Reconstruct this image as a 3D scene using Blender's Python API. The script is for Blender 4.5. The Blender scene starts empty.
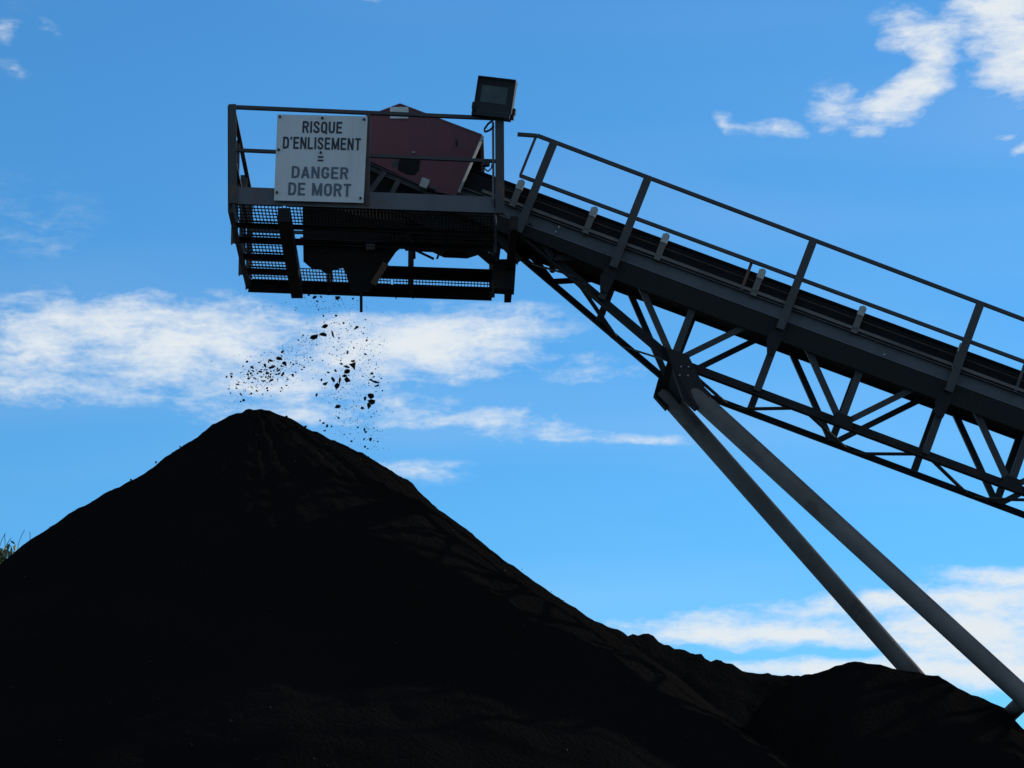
import bpy, bmesh, math, random
from mathutils import Vector, Matrix, noise, Euler
R = math.radians
rnd = random.Random(7)

# ------------------------------------------------------------------ camera
F, PITCH, CAMZ = 3000.0, R(13.5), 1.7
sc = bpy.context.scene
col = sc.collection
cam_d = bpy.data.cameras.new('camera')
cam = bpy.data.objects.new('camera', cam_d)
col.objects.link(cam)
cam.location = (0, 0, CAMZ)
cam.rotation_euler = (R(90) + PITCH, 0, 0)
cam_d.sensor_width = 36
cam_d.lens = F / 1024 * 36
cam_d.clip_start = 0.1
cam_d.clip_end = 20000
sc.camera = cam

# ------------------------------------------------------------------ sun and sky
SUN_AZ, SUN_EL = 55.0, 26.0          # degrees to the right of the view, above the horizon
sd = bpy.data.lights.new('sun', 'SUN')
sd.energy = 3.2
sd.angle = R(0.5)
sd.color = (1.0, 0.90, 0.78)
sun = bpy.data.objects.new('sun', sd)
col.objects.link(sun)
S = Vector((math.sin(R(SUN_AZ)) * math.cos(R(SUN_EL)), math.cos(R(SUN_AZ)) * math.cos(R(SUN_EL)), math.sin(R(SUN_EL))))
sun.rotation_euler = (-S).to_track_quat('-Z', 'Y').to_euler()
sun.location = (10, 20, 30)

sc.view_settings.view_transform = 'Standard'
sc.view_settings.look = 'None'
sc.view_settings.gamma = 1
sc.view_settings.exposure = 0.0
sc.cycles.max_bounces = 5
sc.cycles.diffuse_bounces = 2
sc.cycles.glossy_bounces = 2

CLOUDS = [  # azimuth, elevation, half width, half height (degrees), tilt, weight
]
def cl(u, v, a, b, tilt=0, w=1.0):
    el = 13.5 - (v - 384) / 52.36
    CLOUDS.append(((u - 512) / 52.36 / math.cos(R(el)), el, a / 52.36, b / 52.36, tilt, w))
# the long bank to the left and its wisps
cl(40, 350, 230, 62, 0, .68); cl(220, 345, 220, 56, 0, .86); cl(430, 342, 150, 50, 5, 1.15); cl(10, 392, 170, 34, 0, .55)
cl(260, 390, 220, 40, 0, .55); cl(510, 345, 110, 40, 16, .55); cl(150, 320, 160, 34, 0, .6)
cl(490, 422, 120, 22, 0, .72); cl(405, 402, 70, 18, 0, .55); cl(570, 437, 90, 13, 4, .5); cl(640, 440, 70, 11, 4, .6)
cl(425, 470, 70, 18, 2, .75); cl(590, 372, 90, 24, 0, .42); cl(300, 420, 180, 24, 0, .5)
# the bank low on the right: layers one above the other
cl(700, 632, 120, 24, 0, 1.05); cl(830, 637, 200, 19, 0, 1.1); cl(980, 634, 170, 32, 0, 1.2); cl(880, 606, 130, 17, 0, .85); cl(990, 602, 150, 26, 2, 1.1)
cl(1010, 580, 120, 16, 3, .9); cl(830, 670, 180, 14, 0, 1.25); cl(970, 678, 180, 30, 0, 1.35); cl(960, 655, 110, 16, 0, .6); cl(780, 614, 110, 18, 0, .5)
# the cumulus top right
cl(990, 18, 80, 46, 15, 1.1); cl(1015, 84, 72, 48, 12, 1.15); cl(930, 68, 34, 48, -25, 1.1); cl(900, 45, 34, 24, 0, .9); cl(905, 95, 48, 22, 30, 1.0); cl(1010, 45, 60, 40, 0, .9)
cl(885, 116, 58, 24, 8, 1.1); cl(830, 114, 34, 32, -40, .8); cl(778, 133, 40, 13, -6, .8); cl(732, 127, 20, 16, -30, .55)
cl(865, 138, 24, 9, 0, .6); cl(990, 151, 20, 6, 5, .6); cl(1015, 163, 26, 9, 15, .7); cl(890, 30, 30, 20, 0, .6)
# thin veils on the left
cl(45, 235, 110, 70, -30, .22); cl(12, 48, 16, 14, 0, .5); cl(50, 45, 26, 14, 0, .36); cl(370, 0, 22, 10, 0, .7); cl(20, 85, 30, 16, -30, .36)

world = bpy.data.worlds.new('World')
sc.world = world
world.use_nodes = True
world.cycles.sampling_method = 'MANUAL'
world.cycles.sample_map_resolution = 512
nt = world.node_tree
nt.nodes.clear()
N = nt.nodes.new
L = nt.links.new
def math_n(op, a, b=None, c=None, clamp=False):
    n = N('ShaderNodeMath'); n.operation = op; n.use_clamp = clamp
    for i, x in enumerate((a, b, c)):
        if x is None: continue
        if isinstance(x, (int, float)): n.inputs[i].default_value = x
        else: L(x, n.inputs[i])
    return n.outputs[0]
tc = N('ShaderNodeTexCoord')
sep = N('ShaderNodeSeparateXYZ'); L(tc.outputs['Generated'], sep.inputs[0])
az = math_n('MULTIPLY', math_n('ARCTAN2', sep.outputs[0], sep.outputs[1]), 57.29578)
el = math_n('MULTIPLY', math_n('ARCSINE', sep.outputs[2]), 57.29578)
ae = N('ShaderNodeCombineXYZ'); L(az, ae.inputs[0]); L(el, ae.inputs[1])
# warp the cloud field so that outlines are torn
def noise_n(vec, scale, detail, rough, stretch=(1, 1, 1), dist=0.0):
    mp = N('ShaderNodeMapping'); mp.inputs['Scale'].default_value = stretch; L(vec, mp.inputs['Vector'])
    n = N('ShaderNodeTexNoise'); n.inputs['Scale'].default_value = scale; n.inputs['Detail'].default_value = detail
    n.inputs['Roughness'].default_value = rough; n.inputs['Distortion'].default_value = dist
    L(mp.outputs[0], n.inputs['Vector'])
    return n
wn = noise_n(ae.outputs[0], 1.1, 2, .6, (.6, 1, 1))
wv = N('ShaderNodeVectorMath'); wv.operation = 'SUBTRACT'; L(wn.outputs['Color'], wv.inputs[0]); wv.inputs[1].default_value = (.5, .5, .5)
ws = N('ShaderNodeVectorMath'); ws.operation = 'MULTIPLY'; L(wv.outputs[0], ws.inputs[0]); ws.inputs[1].default_value = (1.2, .45, 0)
wa = N('ShaderNodeVectorMath'); wa.operation = 'ADD'; L(ae.outputs[0], wa.inputs[0]); L(ws.outputs[0], wa.inputs[1])
clear = None                                   # product of (1 - cover) over all clouds
for (a0, e0, ha, hb, tilt, w) in CLOUDS:
    if abs(tilt) <= 4:
        mp = N('ShaderNodeVectorMath'); mp.operation = 'MULTIPLY_ADD'
        L(wa.outputs[0], mp.inputs[0]); mp.inputs[1].default_value = (1 / ha, 1 / hb, 0); mp.inputs[2].default_value = (-a0 / ha, -e0 / hb, 0)
    else:
        mp = N('ShaderNodeMapping'); mp.vector_type = 'TEXTURE'
        mp.inputs['Location'].default_value = (a0, e0, 0); mp.inputs['Rotation'].default_value = (0, 0, R(tilt)); mp.inputs['Scale'].default_value = (ha, hb, 1)
        L(wa.outputs[0], mp.inputs['Vector'])
    ln = N('ShaderNodeVectorMath'); ln.operation = 'LENGTH'; L(mp.outputs[0], ln.inputs[0])
    inv = math_n('MULTIPLY_ADD', ln.outputs['Value'], w, 1.0 - w, clamp=True)
    clear = inv if clear is None else math_n('MULTIPLY', clear, inv)
field = math_n('SUBTRACT', 1.0, clear)
# unseen cloud over the rest of the sky, thickened to whiten the fill light
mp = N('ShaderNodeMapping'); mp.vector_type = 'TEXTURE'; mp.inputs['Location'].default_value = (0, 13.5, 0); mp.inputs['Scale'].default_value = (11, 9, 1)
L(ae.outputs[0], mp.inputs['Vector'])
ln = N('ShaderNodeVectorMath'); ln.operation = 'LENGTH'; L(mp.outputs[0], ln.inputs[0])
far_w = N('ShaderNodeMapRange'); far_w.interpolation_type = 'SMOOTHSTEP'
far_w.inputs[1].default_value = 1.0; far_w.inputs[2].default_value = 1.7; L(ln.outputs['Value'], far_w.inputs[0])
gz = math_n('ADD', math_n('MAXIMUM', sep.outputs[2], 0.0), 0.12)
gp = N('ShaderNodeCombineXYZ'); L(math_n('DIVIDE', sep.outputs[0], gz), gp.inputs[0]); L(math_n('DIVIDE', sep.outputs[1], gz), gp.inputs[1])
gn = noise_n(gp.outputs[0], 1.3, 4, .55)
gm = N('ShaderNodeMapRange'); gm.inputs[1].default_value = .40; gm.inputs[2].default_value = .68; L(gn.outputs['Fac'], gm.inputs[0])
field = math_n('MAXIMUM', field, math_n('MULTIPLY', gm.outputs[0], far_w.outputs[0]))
n1 = noise_n(wa.outputs[0], 1.9, 6, .60, (.42, 1.35, 1))
n2 = noise_n(ae.outputs[0], 7.5, 3, .6, (.7, 1.2, 1))
nn = math_n('ADD', math_n('MULTIPLY', math_n('SUBTRACT', n1.outputs['Fac'], .5), 1.6), math_n('MULTIPLY', math_n('SUBTRACT', n2.outputs['Fac'], .5), .42))
gate = math_n('MULTIPLY', field, 4.0, clamp=True)
dens = math_n('ADD', field, math_n('MULTIPLY', nn, gate))
dm = N('ShaderNodeMapRange'); dm.interpolation_type = 'SMOOTHSTEP'
dm.inputs[1].default_value = .02; dm.inputs[2].default_value = 1.12; dm.inputs[4].default_value = .98; L(dens, dm.inputs[0])
vn = noise_n(gp.outputs[0], .9, 3, .6, (.6, 1.5, 1))
vm = N('ShaderNodeMapRange'); vm.interpolation_type = 'SMOOTHSTEP'; vm.inputs[1].default_value = .42; vm.inputs[2].default_value = .80; vm.inputs[4].default_value = .16; L(vn.outputs['Fac'], vm.inputs[0])
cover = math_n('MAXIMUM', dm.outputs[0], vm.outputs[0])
sky = N('ShaderNodeTexSky'); sky.sky_type = 'NISHITA'; sky.sun_disc = False
sky.sun_elevation = R(SUN_EL); sky.sun_rotation = R(SUN_AZ)
sky.altitude = 200; sky.air_density = 1.0; sky.dust_density = 0.0; sky.ozone_density = 3.0
SKY_TINT = (.36, .84, 1.10)
tint = N('ShaderNodeMix'); tint.data_type = 'RGBA'; tint.blend_type = 'MULTIPLY'; tint.inputs[0].default_value = 1
L(sky.outputs[0], tint.inputs[6]); tint.inputs[7].default_value = (*SKY_TINT, 1)
mixc = N('ShaderNodeMix'); mixc.data_type = 'RGBA'
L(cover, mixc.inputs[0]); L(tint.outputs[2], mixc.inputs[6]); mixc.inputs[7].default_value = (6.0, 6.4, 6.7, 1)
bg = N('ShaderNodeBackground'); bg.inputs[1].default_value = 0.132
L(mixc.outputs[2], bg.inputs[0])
wo = N('ShaderNodeOutputWorld'); L(bg.outputs[0], wo.inputs[0])

# ------------------------------------------------------------------ materials
MATS = {}
def material(name, c1, c2=None, rough=.6, scale=6.0, metal=0.0, rust=0.0, rust_col=(.10, .045, .02), bump=0.0, spec=.4, streak=False, bscale=None):
    m = bpy.data.materials.new(name); m.use_nodes = True
    t = m.node_tree; b = t.nodes['Principled BSDF']
    b.inputs['Roughness'].default_value = rough; b.inputs['Metallic'].default_value = metal
    b.inputs['Specular IOR Level'].default_value = spec
    c2 = c2 or tuple(x * .6 for x in c1)
    co = t.nodes.new('ShaderNodeTexCoord')
    mp_ = t.nodes.new('ShaderNodeMapping'); t.links.new(co.outputs['Object'], mp_.inputs[0])
    if streak: mp_.inputs['Scale'].default_value = (1, 1, .12)
    n = t.nodes.new('ShaderNodeTexNoise'); n.inputs['Scale'].default_value = scale; n.inputs['Detail'].default_value = 6; n.inputs['Roughness'].default_value = .65
    t.links.new(mp_.outputs[0], n.inputs['Vector'])
    r = t.nodes.new('ShaderNodeMapRange'); r.inputs[1].default_value = .35; r.inputs[2].default_value = .65
    t.links.new(n.outputs['Fac'], r.inputs[0])
    mx = t.nodes.new('ShaderNodeMix'); mx.data_type = 'RGBA'
    mx.inputs[6].default_value = (*c1, 1); mx.inputs[7].default_value = (*c2, 1)
    t.links.new(r.outputs[0], mx.inputs[0])
    outc = mx.outputs[2]
    if rust > 0:
        n2_ = t.nodes.new('ShaderNodeTexNoise'); n2_.inputs['Scale'].default_value = scale * .9; n2_.inputs['Detail'].default_value = 9; n2_.inputs['Roughness'].default_value = .7
        t.links.new(co.outputs['Object'], n2_.inputs['Vector'])
        r2 = t.nodes.new('ShaderNodeMapRange'); r2.inputs[1].default_value = .66 - rust * .25; r2.inputs[2].default_value = .74 - rust * .2
        t.links.new(n2_.outputs['Fac'], r2.inputs[0])
        m2 = t.nodes.new('ShaderNodeMix'); m2.data_type = 'RGBA'; t.links.new(r2.outputs[0], m2.inputs[0])
        t.links.new(outc, m2.inputs[6]); m2.inputs[7].default_value = (*rust_col, 1)
        outc = m2.outputs[2]
    t.links.new(outc, b.inputs['Base Color'])
    if bump:
        nb = t.nodes.new('ShaderNodeTexNoise'); nb.inputs['Scale'].default_value = bscale or scale * 4; nb.inputs['Detail'].default_value = 8
        t.links.new(co.outputs['Object'], nb.inputs['Vector'])
        bp = t.nodes.new('ShaderNodeBump'); bp.inputs['Strength'].default_value = bump; bp.inputs['Distance'].default_value = .05
        t.links.new(nb.outputs['Fac'], bp.inputs['Height']); t.links.new(bp.outputs[0], b.inputs['Normal'])
    MATS[name] = m
    return m
STEEL = material('weathered_grey_steel', (.041, .038, .039), (.029, .026, .026), .6, 3.0, rust=.35, bump=.15)
BLUE = material('grey_blue_painted_steel', (.088, .088, .096), (.064, .064, .070), .55, 2.2, rust=.3, streak=True)
DARK = material('sooty_dark_steel', (.021, .020, .020), (.013, .012, .012), .8, 4.0, rust=.4, rust_col=(.04, .021, .013), spec=.2)
TUBE = material('grey_painted_tube', (.135, .120, .107), (.092, .081, .073), .6, 1.8, rust=.45, rust_col=(.07, .05, .038), spec=.2, bump=.15)
RUSTY = material('rusty_plate', (.10, .05, .028), (.045, .026, .018), .8, 7.0)
RED = material('dull_red_paint', (.115, .022, .026), (.08, .017, .020), .5, 1.6, rust=.2, rust_col=(.05, .02, .018), streak=True, bump=.35, bscale=3.0)
RUBBER = material('black_rubber', (.008, .008, .009), (.013, .013, .013), .8, 5.0, spec=.12)
PALE = material('pale_worn_steel', (.36, .36, .34), (.24, .24, .22), .5, 9.0, rust=.2)
WHITE = material('white_enamel', (.55, .55, .54), (.46, .46, .44), .5, 2.5, rust=.04, rust_col=(.22, .15, .09), streak=True)
INK = material('black_lettering', (.02, .021, .026), (.03, .03, .036), .6, 30)
INK2 = material('faded_grey_lettering', (.075, .082, .105), (.12, .13, .155), .6, 14)
ZINC = material('zinc_bolt', (.30, .30, .29), (.2, .2, .2), .4, 20, metal=.6)
BLACK = material('black_coated_metal', (.012, .012, .013), (.018, .018, .02), .6, 8, spec=.25)
CONCRETE = material('stained_concrete', (.28, .27, .25), (.2, .19, .18), .9, 3, bump=.4)
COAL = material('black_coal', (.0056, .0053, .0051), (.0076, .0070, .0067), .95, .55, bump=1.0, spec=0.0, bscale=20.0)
LUMP = material('coal_lump_black', (.008, .007, .0065), (.014, .012, .011), .8, 14, bump=.4, spec=.08)
GROUND = material('dark_yard_dirt', (.09, .08, .07), (.05, .045, .04), .95, .4, bump=.5)
BARK = material('grey_bark', (.10, .08, .06), (.06, .05, .04), .9, 8, bump=.4)
LEAF = material('leaf_green', (.055, .095, .03), (.10, .12, .045), .55, 3)
GLASS = material('dark_lamp_glass', (.018, .024, .028), (.045, .055, .055), .25, 6, spec=.3)

DARK2 = material('dim_grey_steel', (.033, .032, .034), (.023, .022, .023), .65, 3.0, rust=.4, rust_col=(.06, .032, .02))
SOOT = material('coal_caked_steel', (.013, .0122, .0118), (.0085, .008, .0078), .9, 6.0, rust=.3, rust_col=(.025, .014, .009), bump=.5, spec=.1)
MESHY = material('perforated_guard_sheet', (.017, .016, .0155), (.010, .0095, .009), .8, 55, rust=.2, rust_col=(.03, .018, .012), bump=.25, bscale=70, spec=.2)
# ------------------------------------------------------------------ helpers
ORIG = {}
def P(u, v, Y):
    """point on the upright plane at distance Y, seen from the survey point"""
    x, vv = (u - 512) / F, (384 - v) / F
    dy, dz = math.cos(PITCH) - vv * math.sin(PITCH), math.sin(PITCH) + vv * math.cos(PITCH)
    t = Y / dy
    return Vector((t * x, Y, CAMZ + t * dz))
def tag(o, label, cat=None, group=None, kind=None):
    o['label'] = label
    if cat: o['category'] = cat
    if group: o['group'] = group
    if kind: o['kind'] = kind
    return o
def thing(name, label, cat, loc, group=None):
    o = bpy.data.objects.new(name, None); col.objects.link(o)
    o.location = loc; o.empty_display_size = .3; ORIG[o.name] = Vector(loc)
    return tag(o, label, cat, group)
class MB:
    def __init__(self): self.v = []; self.f = []; self.smooth = False
    def add(self, vs, fs):
        n = len(self.v); self.v += [Vector(p) for p in vs]; self.f += [tuple(i + n for i in f) for f in fs]; return self
    def sweep(self, prof, p, q, up=(0, 0, 1)):
        p, q = Vector(p), Vector(q); d = (q - p).normalized(); up = Vector(up)
        side = d.cross(up)
        if side.length < 1e-4: side = d.cross(Vector((0, 1, 0)))
        side.normalize(); upv = side.cross(d).normalized(); n = len(prof)
        vs = [p + side * a + upv * b for a, b in prof] + [q + side * a + upv * b for a, b in prof]
        fs = [(i, (i + 1) % n, n + (i + 1) % n, n + i) for i in range(n)] + [tuple(range(n - 1, -1, -1)), tuple(range(n, 2 * n))]
        return self.add(vs, fs)
    def beam(self, p, q, w, h, up=(0, 0, 1)): return self.sweep(RECT(w, h), p, q, up)
    def tube(self, p, q, r, n=12): return self.sweep(CIRC(r, n), p, q, (0.1, .2, 1))
    def path(self, pts, r, n=6):
        for a, b in zip(pts, pts[1:]): self.tube(a, b, r, n)
        return self
    def prism(self, pts, d):          # polygon of points thickened along d
        d = Vector(d); n = len(pts); pts = [Vector(p) for p in pts]
        vs = [p - d * .5 for p in pts] + [p + d * .5 for p in pts]
        return self.add(vs, [(i, (i + 1) % n, n + (i + 1) % n, n + i) for i in range(n)] + [tuple(range(n - 1, -1, -1)), tuple(range(n, 2 * n))])
    def box(self, lo, hi):
        (a, b, c), (d, e, f) = lo, hi
        return self.add([(a, b, c), (d, b, c), (d, e, c), (a, e, c), (a, b, f), (d, b, f), (d, e, f), (a, e, f)],
                        [(0, 3, 2, 1), (4, 5, 6, 7), (0, 1, 5, 4), (1, 2, 6, 5), (2, 3, 7, 6), (3, 0, 4, 7)])
    def build(self, name, mat, parent=None, smooth=False, loc=None):
        base = ORIG[parent.name] if parent else Vector(loc or (0, 0, 0))
        me = bpy.data.meshes.new(name)
        me.from_pydata([tuple(p - base) for p in self.v], [], self.f)
        me.validate(); bm = bmesh.new(); bm.from_mesh(me); bmesh.ops.recalc_face_normals(bm, faces=bm.faces); bm.to_mesh(me); bm.free()
        if smooth:
            for p in me.polygons: p.use_smooth = len(p.vertices) == 4 or len(p.vertices) == 3
        me.materials.append(mat)
        o = bpy.data.objects.new(name, me); col.objects.link(o)
        if parent: o.parent = parent
        elif loc is not None: o.location = base
        ORIG[o.name] = base
        return o
def RECT(w, h): return [(-w / 2, -h / 2), (w / 2, -h / 2), (w / 2, h / 2), (-w / 2, h / 2)]
def CIRC(r, n): return [(r * math.cos(2 * math.pi * i / n), r * math.sin(2 * math.pi * i / n)) for i in range(n)]
def ANGLE(w, h, t): return [(-w / 2, -h / 2), (w / 2, -h / 2), (w / 2, -h / 2 + t), (-w / 2 + t, -h / 2 + t), (-w / 2 + t, h / 2), (-w / 2, h / 2)]
def CHAN(w, h, t, s=1):               # web on the -s side, flanges towards +s
    pts = [(-w / 2, -h / 2), (w / 2, -h / 2), (w / 2, -h / 2 + t), (-w / 2 + t, -h / 2 + t), (-w / 2 + t, h / 2 - t), (w / 2, h / 2 - t), (w / 2, h / 2), (-w / 2, h / 2)]
    return pts if s > 0 else [(-a, b) for a, b in pts][::-1]

# ------------------------------------------------------------------ ground
g = MB()
ext = 6000
g.add([(-ext, -ext, 0), (ext, -ext, 0), (ext, ext, 0), (-ext, ext, 0)], [(0, 1, 2, 3)])
tag(g.build('ground', GROUND), 'dark dirt yard spreading out under the coal heaps', kind='structure')

# ------------------------------------------------------------------ coal heaps
def interp(tab, x):
    if x <= tab[0][0]: return tab[0][1]
    for (a, b), (c, d) in zip(tab, tab[1:]):
        if x <= c: return b + (d - b) * (x - a) / (c - a)
    return tab[-1][1]
YA = 33.9
apex = P(252, 412.5, YA)
right_sil = [(252, 411), (276, 413), (291, 420.5), (308, 431), (337, 444), (367, 458.6), (399, 477.6), (414, 488), (428, 502), (449, 520), (500, 562), (560, 606), (633, 660), (686, 692.5), (715, 716), (750, 742), (791, 768)]
left_sil = [(252, 411), (232, 417), (206, 433), (179, 454), (150, 475), (100, 507), (50, 543), (0, 581), (-60, 626)]
def profile(sil):
    t = []
    for u, v in sil:
        p = P(u, v, YA); t.append((abs(p.x - apex.x), p.z))
    r, z = t[-1]; t.append((r + z / .68, 0)); t.append((r + z / .68 + 5, -3.4))
    return t
PR, PL = profile(right_sil), profile(left_sil)
def fbm(p, o=4): return noise.fractal(p, 1.0, 2.0, o)
def heap_main():
    NA, NR = 420, 230
    vs, fs = [], []
    radii = [13.2 * (i / NR) ** .92 for i in range(NR + 1)]
    for i, r in enumerate(radii):
        for j in range(NA):
            a = 2 * math.pi * j / NA
            w = .5 + .5 * math.cos(a); w = w * w * (3 - 2 * w)
            x, y = apex.x + r * math.cos(a), YA + r * math.sin(a)
            z = interp(PR, r) * w + interp(PL, r) * (1 - w)
            k = min(1, r / 1.5)
            rill = noise.noise(Vector((a * 9, r * .22, 3))) * .05 + noise.noise(Vector((a * 24, r * .35, 9))) * .022
            z += k * (rill + .10 * fbm(Vector((x * .5, y * .5, 1)), 3)) + .03 * fbm(Vector((x * 3, y * 3, z * 3)), 3) + .02 * noise.noise(Vector((x * 12, y * 12, 5)))
            # slumped ledges across the face
            z += k * .05 * math.sin(r * 3.1 + 2.5 * noise.noise(Vector((x * .4, y * .4, 8)))) * max(0, noise.noise(Vector((x * .3, y * .3, 20))) + .25)
            vs.append((x, y, max(z, -.4)))
    for i in range(NR):
        for j in range(NA):
            j2 = (j + 1) % NA
            fs.append((i * NA + j, (i + 1) * NA + j, (i + 1) * NA + j2, i * NA + j2))
    m = MB(); m.add(vs, fs)
    base = Vector((apex.x, YA, 0))
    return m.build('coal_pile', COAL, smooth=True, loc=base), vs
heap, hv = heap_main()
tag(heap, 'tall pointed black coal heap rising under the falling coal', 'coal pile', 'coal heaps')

def ridge(name, sil, Yc, x_pad, slope, rough, seed, label):
    tab = [(P(u, v, Yc).x, P(u, v, Yc).z) for u, v in sil]
    x0, z0 = tab[0]; x1, z1 = tab[-1]
    tab = [(x0 - z0 / .6, 0)] + tab + [(x1 + z1 / .6, 0)]
    top = max(z for _, z in tab); half = top / slope + .5
    X0, X1 = tab[0][0], tab[-1][0]
    NX, NY = int((X1 - X0) / .07), int(2 * half / .1)
    vs, fs = [], []
    for i in range(NX + 1):
        x = X0 + (X1 - X0) * i / NX
        hc = interp(tab, x)
        for j in range(NY + 1):
            t = -1 + 2 * j / NY; y = Yc + half * t
            d = abs(y - Yc)
            z = hc - slope * (math.sqrt(d * d + .04) - .2)
            q = Vector((x, y, seed))
            z += rough * (fbm(q * 1.2, 4) * 1.0 + 1.1 * max(0, noise.noise(q * 3.4)) + .7 * max(0, noise.noise(q * 8))) + .02 * noise.noise(q * 14)
            z += .12 * noise.noise(Vector((x * 1.3, seed, d * .15))) * min(1, d)
            vs.append((x, y, max(z, -.3)))
    for i in range(NX):
        for j in range(NY):
            a = i * (NY + 1) + j
            fs.append((a, a + 1, a + NY + 2, a + NY + 1))
    m = MB(); m.add(vs, fs)
    o = m.build(name, COAL, smooth=True, loc=Vector(((X0 + X1) / 2, Yc, 0)))
    return tag(o, label, 'coal pile', 'coal heaps')
ridge('coal_pile', [(470, 585), (560, 612), (590, 623), (612, 628), (640, 641), (680, 655), (700, 657), (722, 663), (742, 669), (768, 676), (800, 679), (840, 684), (930, 700), (1060, 740)], 40.5, 0, .75, .10, 11.3,
      'low jagged black coal ridge behind the right flank of the tall heap')
ridge('coal_pile', [(740, 735), (765, 700), (790, 683), (815, 674), (835, 667), (853, 664), (880, 666), (905, 672), (938, 676), (958, 689), (985, 700), (1000, 706), (1024, 731), (1060, 764)], 32.6, 0, .78, .022, 5.1,
      'rounded black coal hump at lower right in front of the two tube legs')

# loose lumps lying on the tall heap
def lump_verts(c, sx, sy, sz, r):
    vs = []
    t = (1 + 5 ** .5) / 2
    ico = [(-1, t, 0), (1, t, 0), (-1, -t, 0), (1, -t, 0), (0, -1, t), (0, 1, t), (0, -1, -t), (0, 1, -t), (t, 0, -1), (t, 0, 1), (-t, 0, -1), (-t, 0, 1)]
    e = Euler((r.uniform(0, 6.3), r.uniform(0, 6.3), r.uniform(0, 6.3))).to_matrix() if sz is None else Matrix.Identity(3)
    for p in ico:
        q = Vector(p).normalized() * r.choice((.5, .7, .85, 1.0, 1.15, 1.35))
        q = e @ q
        vs.append(Vector(c) + Vector((q.x * sx, q.y * sy, q.z * (sz if sz else (sx + sy) / 2))))
    return vs
ICO_F = [(0, 11, 5), (0, 5, 1), (0, 1, 7), (0, 7, 10), (0, 10, 11), (1, 5, 9), (5, 11, 4), (11, 10, 2), (10, 7, 6), (7, 1, 8), (3, 9, 4), (3, 4, 2), (3, 2, 6), (3, 6, 8), (3, 8, 9), (4, 9, 5), (2, 4, 11), (6, 2, 10), (8, 6, 7), (9, 8, 1)]
m = MB()
for k in range(5200):
    p = Vector(rnd.choice(hv))
    if p.z < 1.5 or rnd.random() > math.hypot(p.x - apex.x, p.y - YA) / 9: continue
    s = .007 + .012 * rnd.random() ** 3
    m.add(lump_verts(p + Vector((rnd.uniform(-.05, .05), rnd.uniform(-.05, .05), s * .1)), s, s, None, rnd), ICO_F)
o = m.build('loose_coal', LUMP, heap); o['kind'] = 'stuff'

# ------------------------------------------------------------------ conveyor frame
YN, YF = 33.4, 34.52                       # near and far side frames
A0, A1 = P(533, 213.5, YN), P(1024, 395.2, YN)
es = (A1 - A0).normalized(); eu = Vector((-es.z, 0, es.x))       # along (downhill) and upwards across
if eu.z < 0: eu = -eu
K = (A1 - A0).length / math.hypot(1024 - 533, 395.2 - 213.5)     # metres per surveyed unit
OB = P(788, 307.9, YN)
def C(s, n, y=None):                       # s along the conveyor, n below the top flange, both in surveyed units
    p = OB + es * (s * K) - eu * (n * K); p.y = YN if y is None else y
    return p
PAN = 178.0
SEND = 178.0 * 7.0                          # tail end, on the ground
S_TAIL = (OB.z - .9) / (-es.z) / K
SHEAD = -472
conv = thing('belt_conveyor', 'long sloping belt conveyor with lattice truss climbing to the head platform', 'conveyor', tuple(C(0, 0, 33.96)))
for y, s in ((YN, 1), (YF, -1)):
    m = MB(); m.sweep(CHAN(.07, .17, .012, s), C(SHEAD, 7.5, y), C(S_TAIL, 7.5, y), (0, 0, 1)); m.build('stringer', BLUE, conv)
# belt: troughed carrying strand and return strand
def belt_profile(n0, w, edge):
    yc = (YN + YF) / 2
    pts = [(-w, edge), (-w * .45, 0), (w * .45, 0), (w, edge)]
    return [(yc + a, n0 - b) for a, b in pts] + [(yc + a, n0 - b + 1.3) for a, b in pts[::-1]]
m = MB()
pr = belt_profile(-2, .55, 21)
m.add([C(SHEAD + 55, n, y) for y, n in pr] + [C(S_TAIL - 20, n, y) for y, n in pr], [(i, (i + 1) % 8, 8 + (i + 1) % 8, 8 + i) for i in range(8)] + [tuple(range(8)), tuple(range(8, 16))])
belt = m.build('belt', RUBBER, conv)
m = MB(); yc = (YN + YF) / 2
m.box((0, 0, 0), (0, 0, 0)); m = MB()
m.beam(C(SHEAD + 55, 13, yc), C(S_TAIL - 20, 13, yc), 1.0, .014, eu); m.build('return_belt', RUBBER, conv)
# load of coal lying on the belt
m = MB()
pr = [(yc - .34, -6), (yc - .12, -17), (yc + .12, -17), (yc + .34, -6), (yc, -3)]
m.add([C(SHEAD + 60, n, y) for y, n in pr] + [C(S_TAIL - 60, n, y) for y, n in pr], [(i, (i + 1) % 5, 5 + (i + 1) % 5, 5 + i) for i in range(5)] + [tuple(range(5)), tuple(range(5, 10))])
o = m.build('coal_load', COAL, conv); o['kind'] = 'stuff'
# side plate behind the belt edge and pull cord
for y in (YN + .02,):
    m = MB(); m.prism([C(SHEAD, -19, y), C(S_TAIL, -19, y), C(S_TAIL, -1, y), C(SHEAD, -1, y)], (0, .006, 0)); m.build('skirt_plate', RUBBER, conv)
m = MB(); m.tube(C(-310, -13, YN - .03), C(S_TAIL, -13, YN - .03), .006, 5); m.build('pull_cord', RUSTY, conv)
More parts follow.
